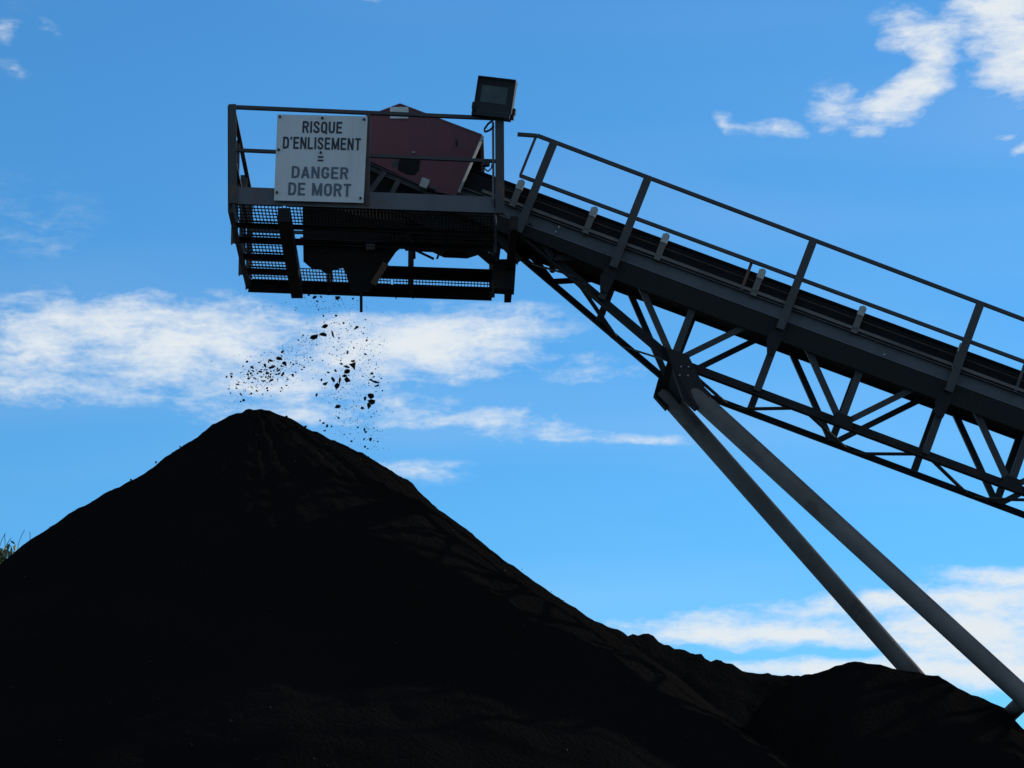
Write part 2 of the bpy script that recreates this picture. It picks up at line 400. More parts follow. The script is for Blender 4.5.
# guard under the return strand: ribbed sheet sections between the truss posts
sections = [-390, -286] + [-178 + PAN * i for i in range(-0, 8)]
ss = [-400, -284, -178] + [PAN * i for i in range(0, 9)]
for a, b in zip(ss, ss[1:]):
    m = MB()
    m.beam(C(a + 1.5, 17, yc), C(b - 1.5, 17, yc), 1.09, .012, eu)
    m.sweep(ANGLE(.03, .04, .006), C(a + 1.5, 18.5, YF - .02), C(b - 1.5, 18.5, YF - .02), eu)
    m.build('return_guard', DARK, conv)
    m = MB(); m.prism([C(a + 1, 15.8, YN - .042), C(b - 1, 15.8, YN - .042), C(b - 1, 36, YN - .042), C(a + 1, 36, YN - .042)] if a > -200 else [C(a + 1, 15.8, YN - .042), C(b - 1, 15.8, YN - .042), C(b - 1, 31, YN - .042), C(a + 1, 26, YN - .042)], (0, .006, 0)); m.build('side_guard', MESHY, conv)
for s_ in (-243,):
    m = MB(); m.tube(C(s_, 22, YN + .3), C(s_, 22, YF + .01), .04, 10); m.build('return_roller', DARK, conv)
m = MB(); m.beam(C(-330, -2.4, YN - .055), C(S_TAIL, -2.4, YN - .055), .03, .035, eu); m.build('flange_strip', TUBE, conv)
# chords of the truss: bend at the trestle node, tapering to the head
def chord_n(s):
    return 91.0 if s >= -89 else 91.0 + (s + 89) * .37
HEADC = -272
for y in (YN + .03, YF - .03):
    cw = .11 if y < yc else .08
    m = MB(); m.sweep(ANGLE(cw, cw, .014), C(-89, 91, y), C(S_TAIL - 150, 91, y), eu); m.build('bottom_chord', DARK, conv)
    m = MB(); m.sweep(ANGLE(cw, cw, .014), C(HEADC - 40, chord_n(HEADC - 40), y), C(-89, 91, y), eu); m.build('sloping_chord', DARK, conv)
NP = 8
for y in (YN + .05, YF - .05):
    for i in range(-1, NP):
        s0 = i * PAN; mid = s0 + PAN / 2
        if i >= -1:
            m = MB(); m.sweep(ANGLE(.085, .085, .012), C(s0, 15, y), C(s0, chord_n(s0), y), (0, 1, 0)); m.build('truss_post', DARK2, conv)
            m = MB(); m.sweep(ANGLE(.085, .085, .012), C(mid, 15, y), C(mid, chord_n(mid), y), (0, 1, 0)); m.build('truss_post', DARK2, conv)
            m = MB(); m.sweep(ANGLE(.07, .07, .012), C(s0 + 17, 15, y), C(mid - 1, 90, y), (0, 1, 0)); m.build('diagonal', DARK2, conv)
            m = MB(); m.sweep(ANGLE(.07, .07, .012), C(s0 + 161, 15, y), C(mid + 4, 90, y), (0, 1, 0)); m.build('diagonal', DARK2, conv)
            if y < yc:            # small node plate
                m = MB(); m.prism([C(mid - 11, 95, y - .06), C(mid - 7, 83, y - .06), C(mid + 9, 83, y - .06), C(mid + 13, 95, y - .06)], (0, .012, 0)); m.build('node_plate', DARK, conv)
    # bracing of the tapering head bay
    for (sa, na, sb, nb) in ((-286, 10, -286, chord_n(-286) + 4), (-275, 12, -238, chord_n(-238)), (-190, 14, -238, chord_n(-238)), (-330, 10, -292, chord_n(-292))):
        m = MB(); m.sweep(ANGLE(.07, .07, .012), C(sa, na, y), C(sb, nb, y), (0, 1, 0)); m.build('diagonal', DARK, conv)
# flat lacing between the two bottom chords
k = 0; s = -17 - 65 * 4
while s < PAN * 7:
    far = (k % 2 == 0); e = s + 65
    a = C(s + 6, chord_n(s + 6) + 2, YF - .06 if far else YN + .06); b = C(e - 6, chord_n(e - 6) + 2, YN + .06 if far else YF - .06)
    m = MB(); m.beam(a, b, .07, .012, eu)
    m.prism([a + es * .09, a - es * .09, a + (b - a) * .18], eu * .014); m.prism([b + es * .09, b - es * .09, b + (a - b) * .18], eu * .014)
    m.build('lacing_bar', STEEL, conv); s = e; k += 1
for s in [-286, -178] + [PAN * i for i in range(0, 8)]:
    m = MB(); m.sweep(CHAN(.06, .10, .01), C(s, 24, YN), C(s, 24, YF), eu); m.build('cross_member', DARK, conv)
# handrail on the near side
hr_y = YN - .075
rail = MB(); rail.tube(C(-290 + 22, -88.5 + 9, hr_y), C(-290 + 22, -88.5 + 9, hr_y), .02, 4)
hand = MB()
hand.sweep(ANGLE(.045, .048, .02), C(-299, -77, hr_y), C(PAN * 7.2, -62.1, hr_y), eu)
hand.sweep(ANGLE(.045, .048, .02), C(-318, -71, hr_y), C(-299, -76.7, hr_y), eu)
handrail = hand.build('handrail', STEEL, conv)
m = MB(); m.sweep(ANGLE(.042, .046, .018), C(-300, -31, hr_y), C(PAN * 7.2, -31, hr_y), eu); m.build('middle_rail', STEEL, handrail)
m = MB(); m.beam(C(-299.5, -76.5, hr_y), C(-299.5, -31, hr_y), .03, .03, (0, 1, 0)); m.build('end_bar', STEEL, handrail)
for s in [-107 - 133 - 9, -PAN + 36] + []:
    pass
POSTS = [-279, -177] + [1 + PAN * i for i in range(0, 7)]
for i, s in enumerate(POSTS):
    s = s - 1
    m = MB(); lo = 26
    m.sweep(ANGLE(.095, .07, .012), C(s, -72 - (178 - s) * .0094, hr_y - .012), C(s, lo, hr_y - .012), (0, 1, 0))
    m.build('post', STEEL, handrail)
    if i:
        m = MB(); m.prism([C(s - 5, 17, hr_y + .03), C(s + 7, 17, hr_y + .03), C(s + 4, 52, hr_y + .03), C(s - 4, 52, hr_y + .03), C(s - 9, 38, hr_y + .03)], (0, .014, 0))
        m.build('post_bracket', DARK, conv)
for s in (-50 + 0, 240, 240 + 290, 240 + 580):
    m = MB(); m.beam(C(s, -30, hr_y + .02), C(s, 2, hr_y + .02), .035, .02, (0, 1, 0)); m.build('rail_stay', STEEL, handrail)
# idler sets
for s in [-371, -296, -217, -140, -37, 70, 176] + [283 + 107 * i for i in range(0, 9)]:
    m = MB()
    for y in (YN - .045, YF + .045):
        m.beam(C(s, -23, y), C(s, 2, y), .075, .05, (0, 1, 0))
    m.beam(C(s, 0, YN), C(s, 0, YF), .06, .05, eu)
    idl = m.build('idler_frame', TUBE, conv)
    for y in (YN - .05, YF + .05):
        m = MB(); m.sweep(CIRC(.042, 8), C(s + .5, -24, y - .03), C(s + .5, -24, y + .03)); m.beam(C(s, -26, y), C(s, -17, y), .08, .062, (0, 1, 0)); m.build('bracket_cap', PALE, idl)
    m = MB(); m.tube(C(s, -4, yc - .24), C(s, -4, yc + .24), .05, 10); m.build('roller', DARK, idl)
# bolts on the stringer web
for s0, n0 in [(-279, 3), (-280, 10), (-244, 5), (-245, 11), (106, 12)]:
    m = MB(); m.sweep(CIRC(.012, 6), C(s0, n0, YN - .06), C(s0, n0, YN - .03)); m.build('bolt', ZINC, conv)
# pan hung below the belt at the head and its head pulley
m = MB()
pts = [P(385, 205, YN + .1), P(497, 205, YN + .1), P(497, 222, YN + .1), P(485, 229, YN + .1), P(466, 235, YN + .1), P(442, 234, YN + .1), P(412, 220, YN + .1), P(398, 212, YN + .1)]
m.prism([p + Vector((0, .5, 0)) for p in pts], (0, 1.0, 0)); m.build('scraper_pan', DARK, conv)
hp = C(SHEAD + 52, 6, yc)
m = MB(); m.sweep(CIRC(.27, 28), hp - Vector((0, .52, 0)), hp + Vector((0, .52, 0))); pul = m.build('head_pulley', RUBBER, conv)
m = MB(); m.tube(hp - Vector((0, .75, 0)), hp + Vector((0, .75, 0)), .05, 12); m.build('shaft', STEEL, pul)
tp = C(S_TAIL - 20, 6, yc)
m = MB(); m.sweep(CIRC(.24, 20), tp - Vector((0, .5, 0)), tp + Vector((0, .5, 0))); m.build('tail_pulley', RUBBER, conv)
m = MB()
for y in (YN, YF):
    e = C(S_TAIL - 60, 20, y); m.beam(e, Vector((e.x, y, 0)), .14, .14, (0, 1, 0))
m.build('tail_foot', DARK, conv)

# ------------------------------------------------------------------ trestle
tn0, tn1 = P(690, 391, YN + .0), P(1031, 703, 31.9)
tf0, tf1 = P(661, 389, YF + .0), P(911, 672, 35.9)
def to_ground(a, b): return a + (b - a) * (a.z / (a.z - b.z))
gn_, gf_ = to_ground(tn0, tn1), to_ground(tf0, tf1)
tres = thing('support_trestle', 'pair of splayed grey steel tube legs holding up the conveyor truss', 'support', ((gn_.x + gf_.x) / 2, (gn_.y + gf_.y) / 2, 0))
for a, b, nm, y, lab in ((tn0, gn_, 'leg', YN, 'near grey tube leg running down to the right edge'), (tf0, gf_, 'leg', YF, 'far tube leg with a sunlit upper edge')):
    d = (b - a).normalized()
    m = MB(); m.sweep(CIRC(.11, 40), a + d * .0, b, (0, 1, 0)); lg = m.build('leg', TUBE, tres, smooth=True); lg['label'] = lab
    # head plates clasping the node
    side = Vector((0, 1, 0)).cross(d).normalized()
    q = C(-89, 88, y)
    base = a + d * .22
    sg = 1 if side.x > 0 else -1
    m = MB()
    m.prism([q - es * .13 + eu * .05, q + es * .15 + eu * .05, a + d * .1 + side * (.13 * sg), base + side * (.125 * sg), base - side * (.125 * sg), a - side * (.125 * sg)], (0, .16, 0))
    hpz = m.build('head_plate', DARK, tres)
    for bx, by in ((-.08, .05), (.0, .08), (.03, -.02), (-.06, -.05)):
        c = q + (base - q) * .4 + es * bx + eu * by + Vector((0, -.08, 0))
        m = MB(); m.sweep(CIRC(.010, 6), c + Vector((0, -.015, 0)), c); m.build('bolt', ZINC, hpz)
    # foot plate on concrete
    m = MB(); m.box((b.x - .35, b.y - .35, .30), (b.x + .35, b.y + .35, .33)); m.build('foot_plate', STEEL, tres)
    m = MB(); m.box((b.x - .6, b.y - .6, -.2), (b.x + .6, b.y + .6, .30)); m.build('footing', CONCRETE, tres)
m = MB(); m.sweep(CHAN(.10, .11, .014), C(-89, 97, YN), C(-89, 97, YF), eu); m.build('head_beam', DARK, tres)
# web of the yoke between both head plates
m = MB(); qn, qf = C(-89, 100, YN), C(-89, 100, YF)
m.prism([qn, qf, qf + (gf_ - tf0).normalized() * .25, qn + (gn_ - tn0).normalized() * .25], es * .02); m.build('yoke_plate', DARK, tres)
def on_leg(a, b, z): t = (a.z - z) / (a.z - b.z); return a + (b - a) * t
zt = P(1024, 699, 31.95).z
m = MB(); m.tube(on_leg(tn0, gn_, zt), on_leg(tf0, gf_, zt), .09, 20); m.build('tie_tube', TUBE, tres, smooth=True)

# ------------------------------------------------------------------ head platform
PY0, PY1 = 32.1, 35.3
pc = P(235, 203, PY0); TILT = math.tan(R(2.1))
XL, XR = P(231, 200, PY0).x, P(497, 200, PY0).x
def zf(x): return pc.z - (x - pc.x) * TILT
SKEW = .024
def FP(x, y, h=0.0): return Vector((x - (y - PY0) * SKEW, y, zf(x) + h))
plat = thing('head_platform', 'railed grating platform hung around the conveyor head', 'platform', tuple(FP((XL + XR) / 2, (PY0 + PY1) / 2, -.2)))
xb1 = P(284, 205, PY0).x; xb2 = P(514, 205, PY0).x
YB = [32.78, 33.35, 34.05, 34.69]
m = MB(); m.sweep(CHAN(.05, .15, .01, 1), FP(XL, PY1, -.08), FP(XR, PY1, -.08)); m.build('edge_beam', DARK, plat)
m = MB(); m.prism([FP(XL + .02, PY0, .19), FP(XR + .03, PY0, .175), FP(XR + .03, PY0, -.01), FP(XL + .02, PY0, -.01)], (0, .012, 0)); m.build('toe_board', BLUE, plat)
m = MB(); m.sweep(CHAN(.05, .09, .01, 1), FP(XL, PY0 + .04, .05), FP(XR, PY0 + .04, .05)); m.build('edge_beam', DARK, plat)
for x in (xb1, xb2):
    w = .14 if x == xb1 else .085
    m = MB(); m.sweep(RECT(w, .16), FP(x, PY0 + .02, -.11), FP(x, PY1 + (.10 if x == xb1 else -.05), -.11)); m.build('carrying_beam', DARK, plat)
for i, y in enumerate(YB):
    m = MB(); h = (.05, .07, .07, .07)[i]
    m.sweep(CHAN(.05, h, .008), FP(XL + .01, y, -.03 - h / 2), FP(XR if i < 2 else xb1, y, -.03 - h / 2)); m.build('cross_beam', DARK, plat)
m = MB(); m.sweep(CHAN(.06, .15, .01), FP(P(376, 260, YB[3]).x, YB[3] + .06, .0), FP(XR, YB[3] + .06, .0)); m.build('cross_beam', DARK, plat)
m = MB(); m.sweep(ANGLE(.06, .10, .01), FP(XL, PY0, -.06), FP(XL, PY1, -.06)); m.build('side_beam', STEEL, plat)
# open bar grating
rows = [PY0 + .03] + YB + [PY1 - .02]
def grating(x0, x1, y0, y1):
    m = MB(); n = max(2, int((x1 - x0) / .038)); r = max(2, round((y1 - y0) / .125))
    for i in range(n + 1):
        x = x0 + (x1 - x0) * i / n
        m.beam(FP(x, y0, -.012), FP(x, y1, -.012), .009, .02)
    for j in range(r + 1):
        y = y0 + (y1 - y0) * j / r
        m.beam(FP(x0, y, -.004), FP(x1, y, -.004), .014, .010)
    o = m.build('grating_panel', DARK, plat); o['kind'] = 'stuff'
XM1, XM2 = P(300, 205, PY0).x, P(388, 205, PY0).x
for j, (y0, y1) in enumerate(zip(rows, rows[1:])):
    grating(XL + .05, xb1 - .02, y0 + .015, y1 - .015)
    if j in (0, 4):
        grating(xb1 + .02, XM2 - .02, y0 + .015, y1 - .015); grating(XM2 + .02, XR - .02, y0 + .015, y1 - .015)
    if j == 1: grating(XM2 + .02, XR - .02, y0 + .015, y1 - .015)
for a, b, y, w in (((414, 228), (414.5, 259), 34.3, .03), ((405, 249), (440, 251), 34.5, .035), ((415, 250), (434, 259), 34.4, .025), ((441, 249), (437, 259), 34.4, .025), ((462, 236), (493, 262), 33.9, .09), ((472, 252), (500, 238), 33.8, .05), ((461, 242), (466, 258), 34.4, .03), ((500, 232), (496, 262), 33.6, .07), ((487, 255), (506, 268), 33.7, .04), ((493, 232), (520, 262), 33.5, .08)):
    m = MB(); m.sweep(ANGLE(w, w, .01), P(*a, y), P(*b, y), (0, 1, 0)); m.build('brace', DARK, plat)
# rails: near side, left side, far side
def rail_run(name, pts, w=.05):
    m = MB()
    for a, b in zip(pts, pts[1:]): m.sweep(ANGLE(w, w, .014), a, b)
    return m.build(name, STEEL, plat)
tl, tr = P(230, 106.5, PY0), P(499, 118, PY0)
ml, mr = P(231, 149.5, PY0), P(499, 161, PY0)
rail_run('top_rail', [tl, tr]); rail_run('middle_rail', [ml, mr], .045)
H1, H2 = tl.z - zf(tl.x), ml.z - zf(ml.x)
rail_run('top_rail', [Vector((XL, PY0, tl.z)), FP(XL, PY1, H1)]); rail_run('middle_rail', [Vector((XL, PY0, ml.z)), FP(XL, PY1, H2)], .045)
rail_run('top_rail', [FP(XL, PY1, H1), FP(XR, PY1, H1)]); rail_run('middle_rail', [FP(XL, PY1, H2), FP(XR, PY1, H2)], .045)
def post(a, b, w=.085, mat=STEEL):
    m = MB(); m.sweep(ANGLE(w, w * .8, .012), a, b, (0, 1, 0)); return m.build('post', mat, plat)
post(P(232.5, 105, PY0), P(233.5, 204, PY0), .085)
post(P(230, 106, PY0 + .06), FP(XL - .01, PY0 + .06, -.09), .05)
post(P(368.5, 113, PY0), P(367, 206, PY0), .05)
for y in (33.35, 34.69):
    post(FP(XL - .04, y, H1), FP(XL - .04, y, -.12), .08)
for x in (XL, (XL * 2 + XR) / 3, (XL + 2 * XR) / 3, XR):
    post(FP(x, PY1 + .02, H1), FP(x, PY1 + .02, -.12), .07)
# lamp standard with conduit at the right corner
m = MB(); m.sweep(CHAN(.10, .08, .01), P(499.5, 118, PY0 - .02), P(500, 214, PY0 - .02), (0, 1, 0)); std = m.build('lamp_standard', STEEL, plat)
m = MB(); m.tube(P(493, 122, PY0 - .04), P(493.5, 200, PY0 - .04), .014, 8); m.path([P(493.5, 200, PY0 - .04), P(496, 225, PY0 + .1), P(495, 252, PY0 + .5)], .014, 8); m.build('conduit', BLUE, std)
m = MB(); m.sweep(CIRC(.045, 10), P(486, 161, PY0 - .05), P(486, 166, PY0 - .05)); m.build('junction_box', BLACK, std)
cab = MB()
cab.path([P(493, 120, PY0 - .05), P(488, 124, PY0 - .05), P(484.5, 129, PY0 - .05), P(485, 132, PY0 - .05), P(490, 130, PY0 - .05), P(494, 126, PY0 - .05)], .012, 6)
cab.path([P(484, 165, PY0 - .05), P(485, 169, PY0 - .05), P(488, 171.5, PY0 - .05), P(491.5, 168, PY0 - .05), P(492, 164, PY0 - .05)], .008, 6)
cab.build('cable', BLACK, std)
# hangers of the platform below the right corner and a rod at the far side
m = MB(); a = P(499, 224, 33.2); m.prism([P(492, 262, 33.9), P(516, 262, 33.9), P(514, 292, 33.9), P(494, 291, 33.9)], (0, .25, 0)); m.build('corner_box', DARK, plat)
m = MB(); m.beam(P(361, 284, PY1 - .1), P(361.3, 312, PY1 - .1), .035, .03, (0, 1, 0)); m.build('hanging_rod', STEEL, plat)
for u in (396, 413, 485):
    m = MB(); m.beam(P(u, 294, PY1), P(u, 299, PY1), .012, .012, (0, 1, 0)); m.build('bolt', DARK, plat)

# ------------------------------------------------------------------ red hood
HY0, HY1 = 33.22, 34.72
hood_px = [(338, 128), (400, 104.5), (482, 135.5), (456, 196), (436, 192), (367, 160), (340, 150)]
hood = thing('belt_hood', 'dull red sheet-metal hood over the conveyor head', 'hood', tuple(P(400, 180, (HY0 + HY1) / 2)))
HP = [P(u, v, HY0) for u, v in hood_px]
for y, lab in ((HY0, 'dull red near side sheet'), (HY1, None)):
    m = MB(); m.prism([Vector((p.x, y, p.z)) for p in HP], (0, .02, 0)); o = m.build('side_sheet', RED, hood)
    if lab: o['label'] = lab
for (a, b, nm) in ((HP[0], HP[1], 'roof_sheet'), (HP[1], HP[2], 'roof_sheet'), (HP[6], HP[0], 'end_sheet')):
    m = MB(); A, B = Vector((a.x, (HY0 + HY1) / 2, a.z)), Vector((b.x, (HY0 + HY1) / 2, b.z))
    m.beam(A, B, HY1 - HY0 + .03, .02, Vector((0, 1, 0)).cross(B - A)); m.build(nm, RED, hood)
# folded rim round the open tail end, catching the sun
m = MB()
for y in (HY0 + .03, HY1 - .03):
    a, b = Vector((HP[2].x, y, HP[2].z)), Vector((HP[3].x, y, HP[3].z))
    if y < HY0 + .1: b = a + (b - a) * .93
    n0, n1 = Vector((0, -.042, 0)), es * .026 + Vector((0, .0, 0))
    m.prism([a + n0, a + n1, b + n1 * .8, b + n0], n0.cross(eu).normalized() * .008 + Vector((0, .008, 0)))
m.beam(Vector((HP[2].x, HY0, HP[2].z - .03)), Vector((HP[2].x, HY1, HP[2].z - .03)), .04, .05); m.build('end_rim', PALE, hood)
def plate_on(name, pts, y, th, mat, parent):
    m = MB(); m.prism([P(u, v, y) for u, v in pts], (0, th, 0)); return m.build(name, mat, parent)
plate_on('label_plate', [(390, 107), (408.5, 107), (408.5, 118.5), (390, 118.5)], HY0 - .02, .008, WHITE, hood)
plate_on('shaft_opening', [(399, 160), (404, 157.5), (415, 157.5), (420, 161), (419, 170), (414, 175), (408, 174), (398, 170)], HY0 - .018, .01, RUBBER, hood)
plate_on('lock_tab', [(455.5, 139.5), (457.5, 139.5), (457.5, 145), (456, 146)], HY0 - .02, .012, DARK, hood)
m = MB(); m.sweep(CHAN(.05, .075, .01), P(366, 165.5, HY0 - .04), P(437, 195.5, HY0 - .04)); m.build('bottom_rail', STEEL, hood)
for a, b in (((385, 172), (365, 199)), ((399, 180), (389, 200))):
    m = MB(); m.sweep(ANGLE(.06, .05, .01), P(*a, HY0 - .05), P(*b, HY0 - .05), (0, 1, 0)); m.build('stay', STEEL, hood)
m = MB(); c = P(424.5, 184, HY0 - .1)
mt = Matrix.Rotation(R(20), 3, 'Y')
bx = MB().box((-.045, -.05, -.055), (.045, .05, .055)); m.add([c + mt @ v for v in bx.v], bx.f)
m.build('bearing_block', PALE, hood)
m = MB(); m.tube(P(428, 187, HY0 - .1), P(436, 189.5, HY0 - .1), .025, 10); m.build('tension_screw', STEEL, hood)
m = MB(); m.tube(P(412, 152.5, HY0 - .04), P(415, 152.5, HY0 - .04), .01, 8); m.build('bolt', ZINC, hood)
m = MB(); m.prism([P(330, 163, HY0 + .2), P(368, 163, HY0 + .2), P(450, 200, HY0 + .2), P(330, 205, HY0 + .2)], (0, .02, 0)); m.build('inner_plate', DARK, hood)

# ------------------------------------------------------------------ discharge chute
ch = thing('discharge_chute', 'sooty steel chute below the platform that sheds the coal', 'chute', tuple(P(350, 250, 34.0)))
CY0, CY1 = 33.38, 34.62
cp = [(303, 205), (398, 205), (411, 241), (394, 253), (369, 292), (352, 293), (347, 276), (343, 268), (334, 270), (327, 274), (321, 270), (311, 268), (304, 262)]
near = [P(u, v, CY0) for u, v in cp]; far = [Vector((p.x * .98 - .02, CY1, max(p.z + .30, p.z * .3 + near[0].z * .7))) for p in near]
m = MB(); m.prism(near, (0, .015, 0)); m.build('side_plate', SOOT, ch)
m = MB(); m.prism(far, (0, .015, 0)); m.build('side_plate', SOOT, ch)
for i, nm in ((1, 'back_plate'), (3, 'sloping_plate'), (5, 'lip_plate'), (len(cp) - 1, 'front_plate')):
    k = (i + 1) % len(cp)
    m = MB(); m.prism([near[i], near[k], far[k], far[i]], (near[k] - near[i]).cross(Vector((0, 1, 0))).normalized() * .014); m.build(nm, SOOT, ch)
m = MB(); m.sweep(ANGLE(.07, .07, .01), P(386, 264, CY0 - .03), P(373, 285, CY0 - .03), (0, 1, 0)); m.build('stiffener', RUSTY, ch)
m = MB(); m.sweep(ANGLE(.09, .09, .01), P(300, 240, CY0 - .02), P(396, 240, CY0 - .02)); m.build('stiffener', SOOT, ch)
m = MB(); m.prism([P(366, 244, CY0 - .03), P(375, 244, CY0 - .03), P(375, 250, CY0 - .03), P(366, 250, CY0 - .03)], (0, .05, 0)); m.build('hinge', STEEL, ch)

# ------------------------------------------------------------------ warning sign
SY = PY0 - .07
sgn = thing('warning_sign', 'square white warning board reading RISQUE D\'ENLISEMENT = DANGER DE MORT on the platform rail', 'sign', tuple(P(320, 203, SY)))
q0, q1, q2, q3 = P(277.5, 114.5, SY), P(367.5, 116.5, SY), P(363.5, 203, SY), P(274, 200.5, SY)
m = MB(); m.prism([q0, q1, q2, q3], (0, .012, 0)); m.build('board', WHITE, sgn)
def SP(a, b, dy=0.0):      # board coordinates 0..1 from the top left
    p = (q0 * (1 - a) + q1 * a) * (1 - b) + (q3 * (1 - a) + q2 * a) * b
    p.y += dy; return p
O_ = [(.28, .92), (.42, .86), (.48, .7), (.48, .3), (.42, .14), (.28, .08), (.14, .14), (.08, .3), (.08, .7), (.14, .86), (.28, .92)]
GLYPH = {'I': (.16, [[(.08, 0), (.08, 1)]]), "'": (.16, [[(.09, 1), (.06, .76)]]),
         'E': (.52, [[(.08, 0), (.08, 1)], [(.08, .08), (.52, .08)], [(.08, .51), (.47, .51)], [(.08, .92), (.52, .92)]]),
         'L': (.50, [[(.08, 0), (.08, 1)], [(.08, .08), (.50, .08)]]), 'T': (.54, [[(0, .92), (.54, .92)], [(.27, 0), (.27, .92)]]),
         'D': (.56, [[(.08, 0), (.08, 1)], [(.08, .92), (.28, .92), (.42, .86), (.48, .7), (.48, .3), (.42, .14), (.28, .08), (.08, .08)]]),
         'R': (.56, [[(.08, 0), (.08, 1)], [(.08, .92), (.34, .92), (.46, .84), (.48, .72), (.46, .59), (.34, .51), (.08, .51)], [(.32, .5), (.49, 0)]]),
         'S': (.55, [[(.47, .7), (.46, .83), (.36, .92), (.2, .92), (.09, .83), (.09, .69), (.2, .57), (.36, .45), (.47, .33), (.47, .17), (.36, .08), (.2, .08), (.09, .17), (.08, .3)]]),
         'O': (.56, [O_]), 'Q': (.56, [O_, [(.34, .24), (.54, -.06)]]),
         'U': (.56, [[(.08, 1), (.08, .28), (.14, .13), (.28, .08), (.42, .13), (.48, .28), (.48, 1)]]),
         'N': (.58, [[(.08, 0), (.08, 1)], [(.09, .97), (.49, .03)], [(.50, 0), (.50, 1)]]),
         'M': (.72, [[(.08, 0), (.08, 1)], [(.10, .97), (.36, .05)], [(.36, .05), (.62, .97)], [(.64, 0), (.64, 1)]]),
         'A': (.58, [[(.06, 0), (.29, .97)], [(.29, .97), (.52, 0)], [(.15, .28), (.43, .28)]]),
         'G': (.56, [[(.47, .68), (.43, .86), (.28, .92), (.14, .86), (.08, .7), (.08, .3), (.14, .14), (.28, .08), (.40, .13), (.48, .25), (.48, .48)], [(.50, .45), (.3, .45)]]),
         ' ': (.22, [])}
def lettering(txt, a0, a1, b0, b1, mat, hw, nm):
    quads = []; x = 0
    for c in txt:
        w, strokes = GLYPH[c]
        for st in strokes:
            for k, (p, q) in enumerate(zip(st, st[1:])):
                p, q = Vector(p), Vector(q); d = (q - p).normalized(); n_ = Vector((-d.y, d.x)) * hw
                e0 = d * (hw * .45 if k else 0); e1 = d * (hw * .45 if k < len(st) - 2 else 0)
                quads.append([v + Vector((x, 0)) for v in (p - n_ - e0, q - n_ + e1, q + n_ + e1, p + n_ - e0)])
        x += w + .13
    x -= .13; mb = MB()
    for k, qd in enumerate(quads):
        mb.add([SP(a0 + (a1 - a0) * v.x / x, b1 + (b0 - b1) * v.y, -.0085 - .00012 * (k % 9)) for v in qd], [(0, 1, 2, 3)])
    return mb.build(nm, mat, sgn)
lettering('RISQUE', .285, .725, .072, .208, INK, .086, 'lettering')
lettering("D'ENLISEMENT", .075, .94, .258, .398, INK, .086, 'lettering')
lettering('DANGER', .185, .815, .598, .735, INK2, .088, 'lettering')
lettering('DE MORT', .155, .855, .788, .935, INK2, .088, 'lettering')
for b0 in (.475, .515):
    m = MB(); m.prism([SP(.47, b0, -.009), SP(.53, b0, -.009), SP(.53, b0 + .02, -.009), SP(.47, b0 + .02, -.009)], (0, .002, 0)); m.build('equals_bar', INK, sgn)
for a, b in ((.03, .03), (.5, .035), (.965, .04), (.03, .415), (.5, .435), (.03, .91), (.965, .95)):
    c = SP(a, b); m = MB(); m.sweep(CIRC(.014, 6), c + Vector((0, -.03, 0)), c); m.build('bolt', BLACK, sgn)
for a, b in ((.022, .035), (.985, .05), (.02, .92), (.985, .955)):
    pass

# ------------------------------------------------------------------ floodlight
fl_c = P(496, 97.5, PY0 - .06)
fl = thing('floodlight', 'boxy black floodlight on top of the platform corner post', 'floodlight', tuple(P(499, 119, PY0 - .02)))
fm = Matrix.Translation(fl_c) @ Matrix.Rotation(R(8.5), 4, 'Y') @ Matrix.Rotation(R(6), 4, 'X') @ Matrix.Rotation(R(-6), 4, 'Z')
def flm(name, mat, fn):
    m = MB(); fn(m); m.v = [fm @ v for v in m.v]; return m.build(name, mat, fl)
def body(m):
    w, h = .205, .185
    a = [(-w, -.10, -h), (w, -.10, -h), (w, -.10, h), (-w, -.10, h)]; b = [(-w * .86, .10, -h * .8), (w * .86, .10, -h * .8), (w * .86, .10, h * .7), (-w * .86, .10, h * .7)]
    m.add(a + b, [(0, 4, 5, 1), (1, 5, 6, 2), (2, 6, 7, 3), (3, 7, 4, 0), (4, 7, 6, 5)])
    m.add([(-w, -.10, -h), (w, -.10, -h), (w, -.10, h), (-w, -.10, h), (-w * .8, -.085, -h * .5), (w * .66, -.085, -h * .5), (w * .66, -.085, h * .6), (-w * .8, -.085, h * .6)],
          [(0, 1, 5, 4), (1, 2, 6, 5), (2, 3, 7, 6), (3, 0, 4, 7)])
flm('housing', BLACK, body)
flm('glass', GLASS, lambda m: m.box((-.162, -.088, -.09), (.135, -.082, .108)))
def visor(m):
    m.box((-.215, -.135, .186), (.215, .06, .198)); m.box((-.217, -.13, -.19), (-.206, .0, .186)); m.box((.206, -.13, -.19), (.217, .0, .186))
flm('frame', BLACK, visor)
def brk(m):
    m.box((-.25, -.05, -.165), (-.208, .06, -.09)); m.box((.208, -.04, -.17), (.245, .05, -.11)); m.box((-.19, -.10, -.245), (.20, .08, -.188)); m.box((-.245, -.03, -.23), (-.19, .04, -.16)); m.box((.2, -.03, -.23), (.235, .04, -.16))
flm('bracket', BLACK, brk)

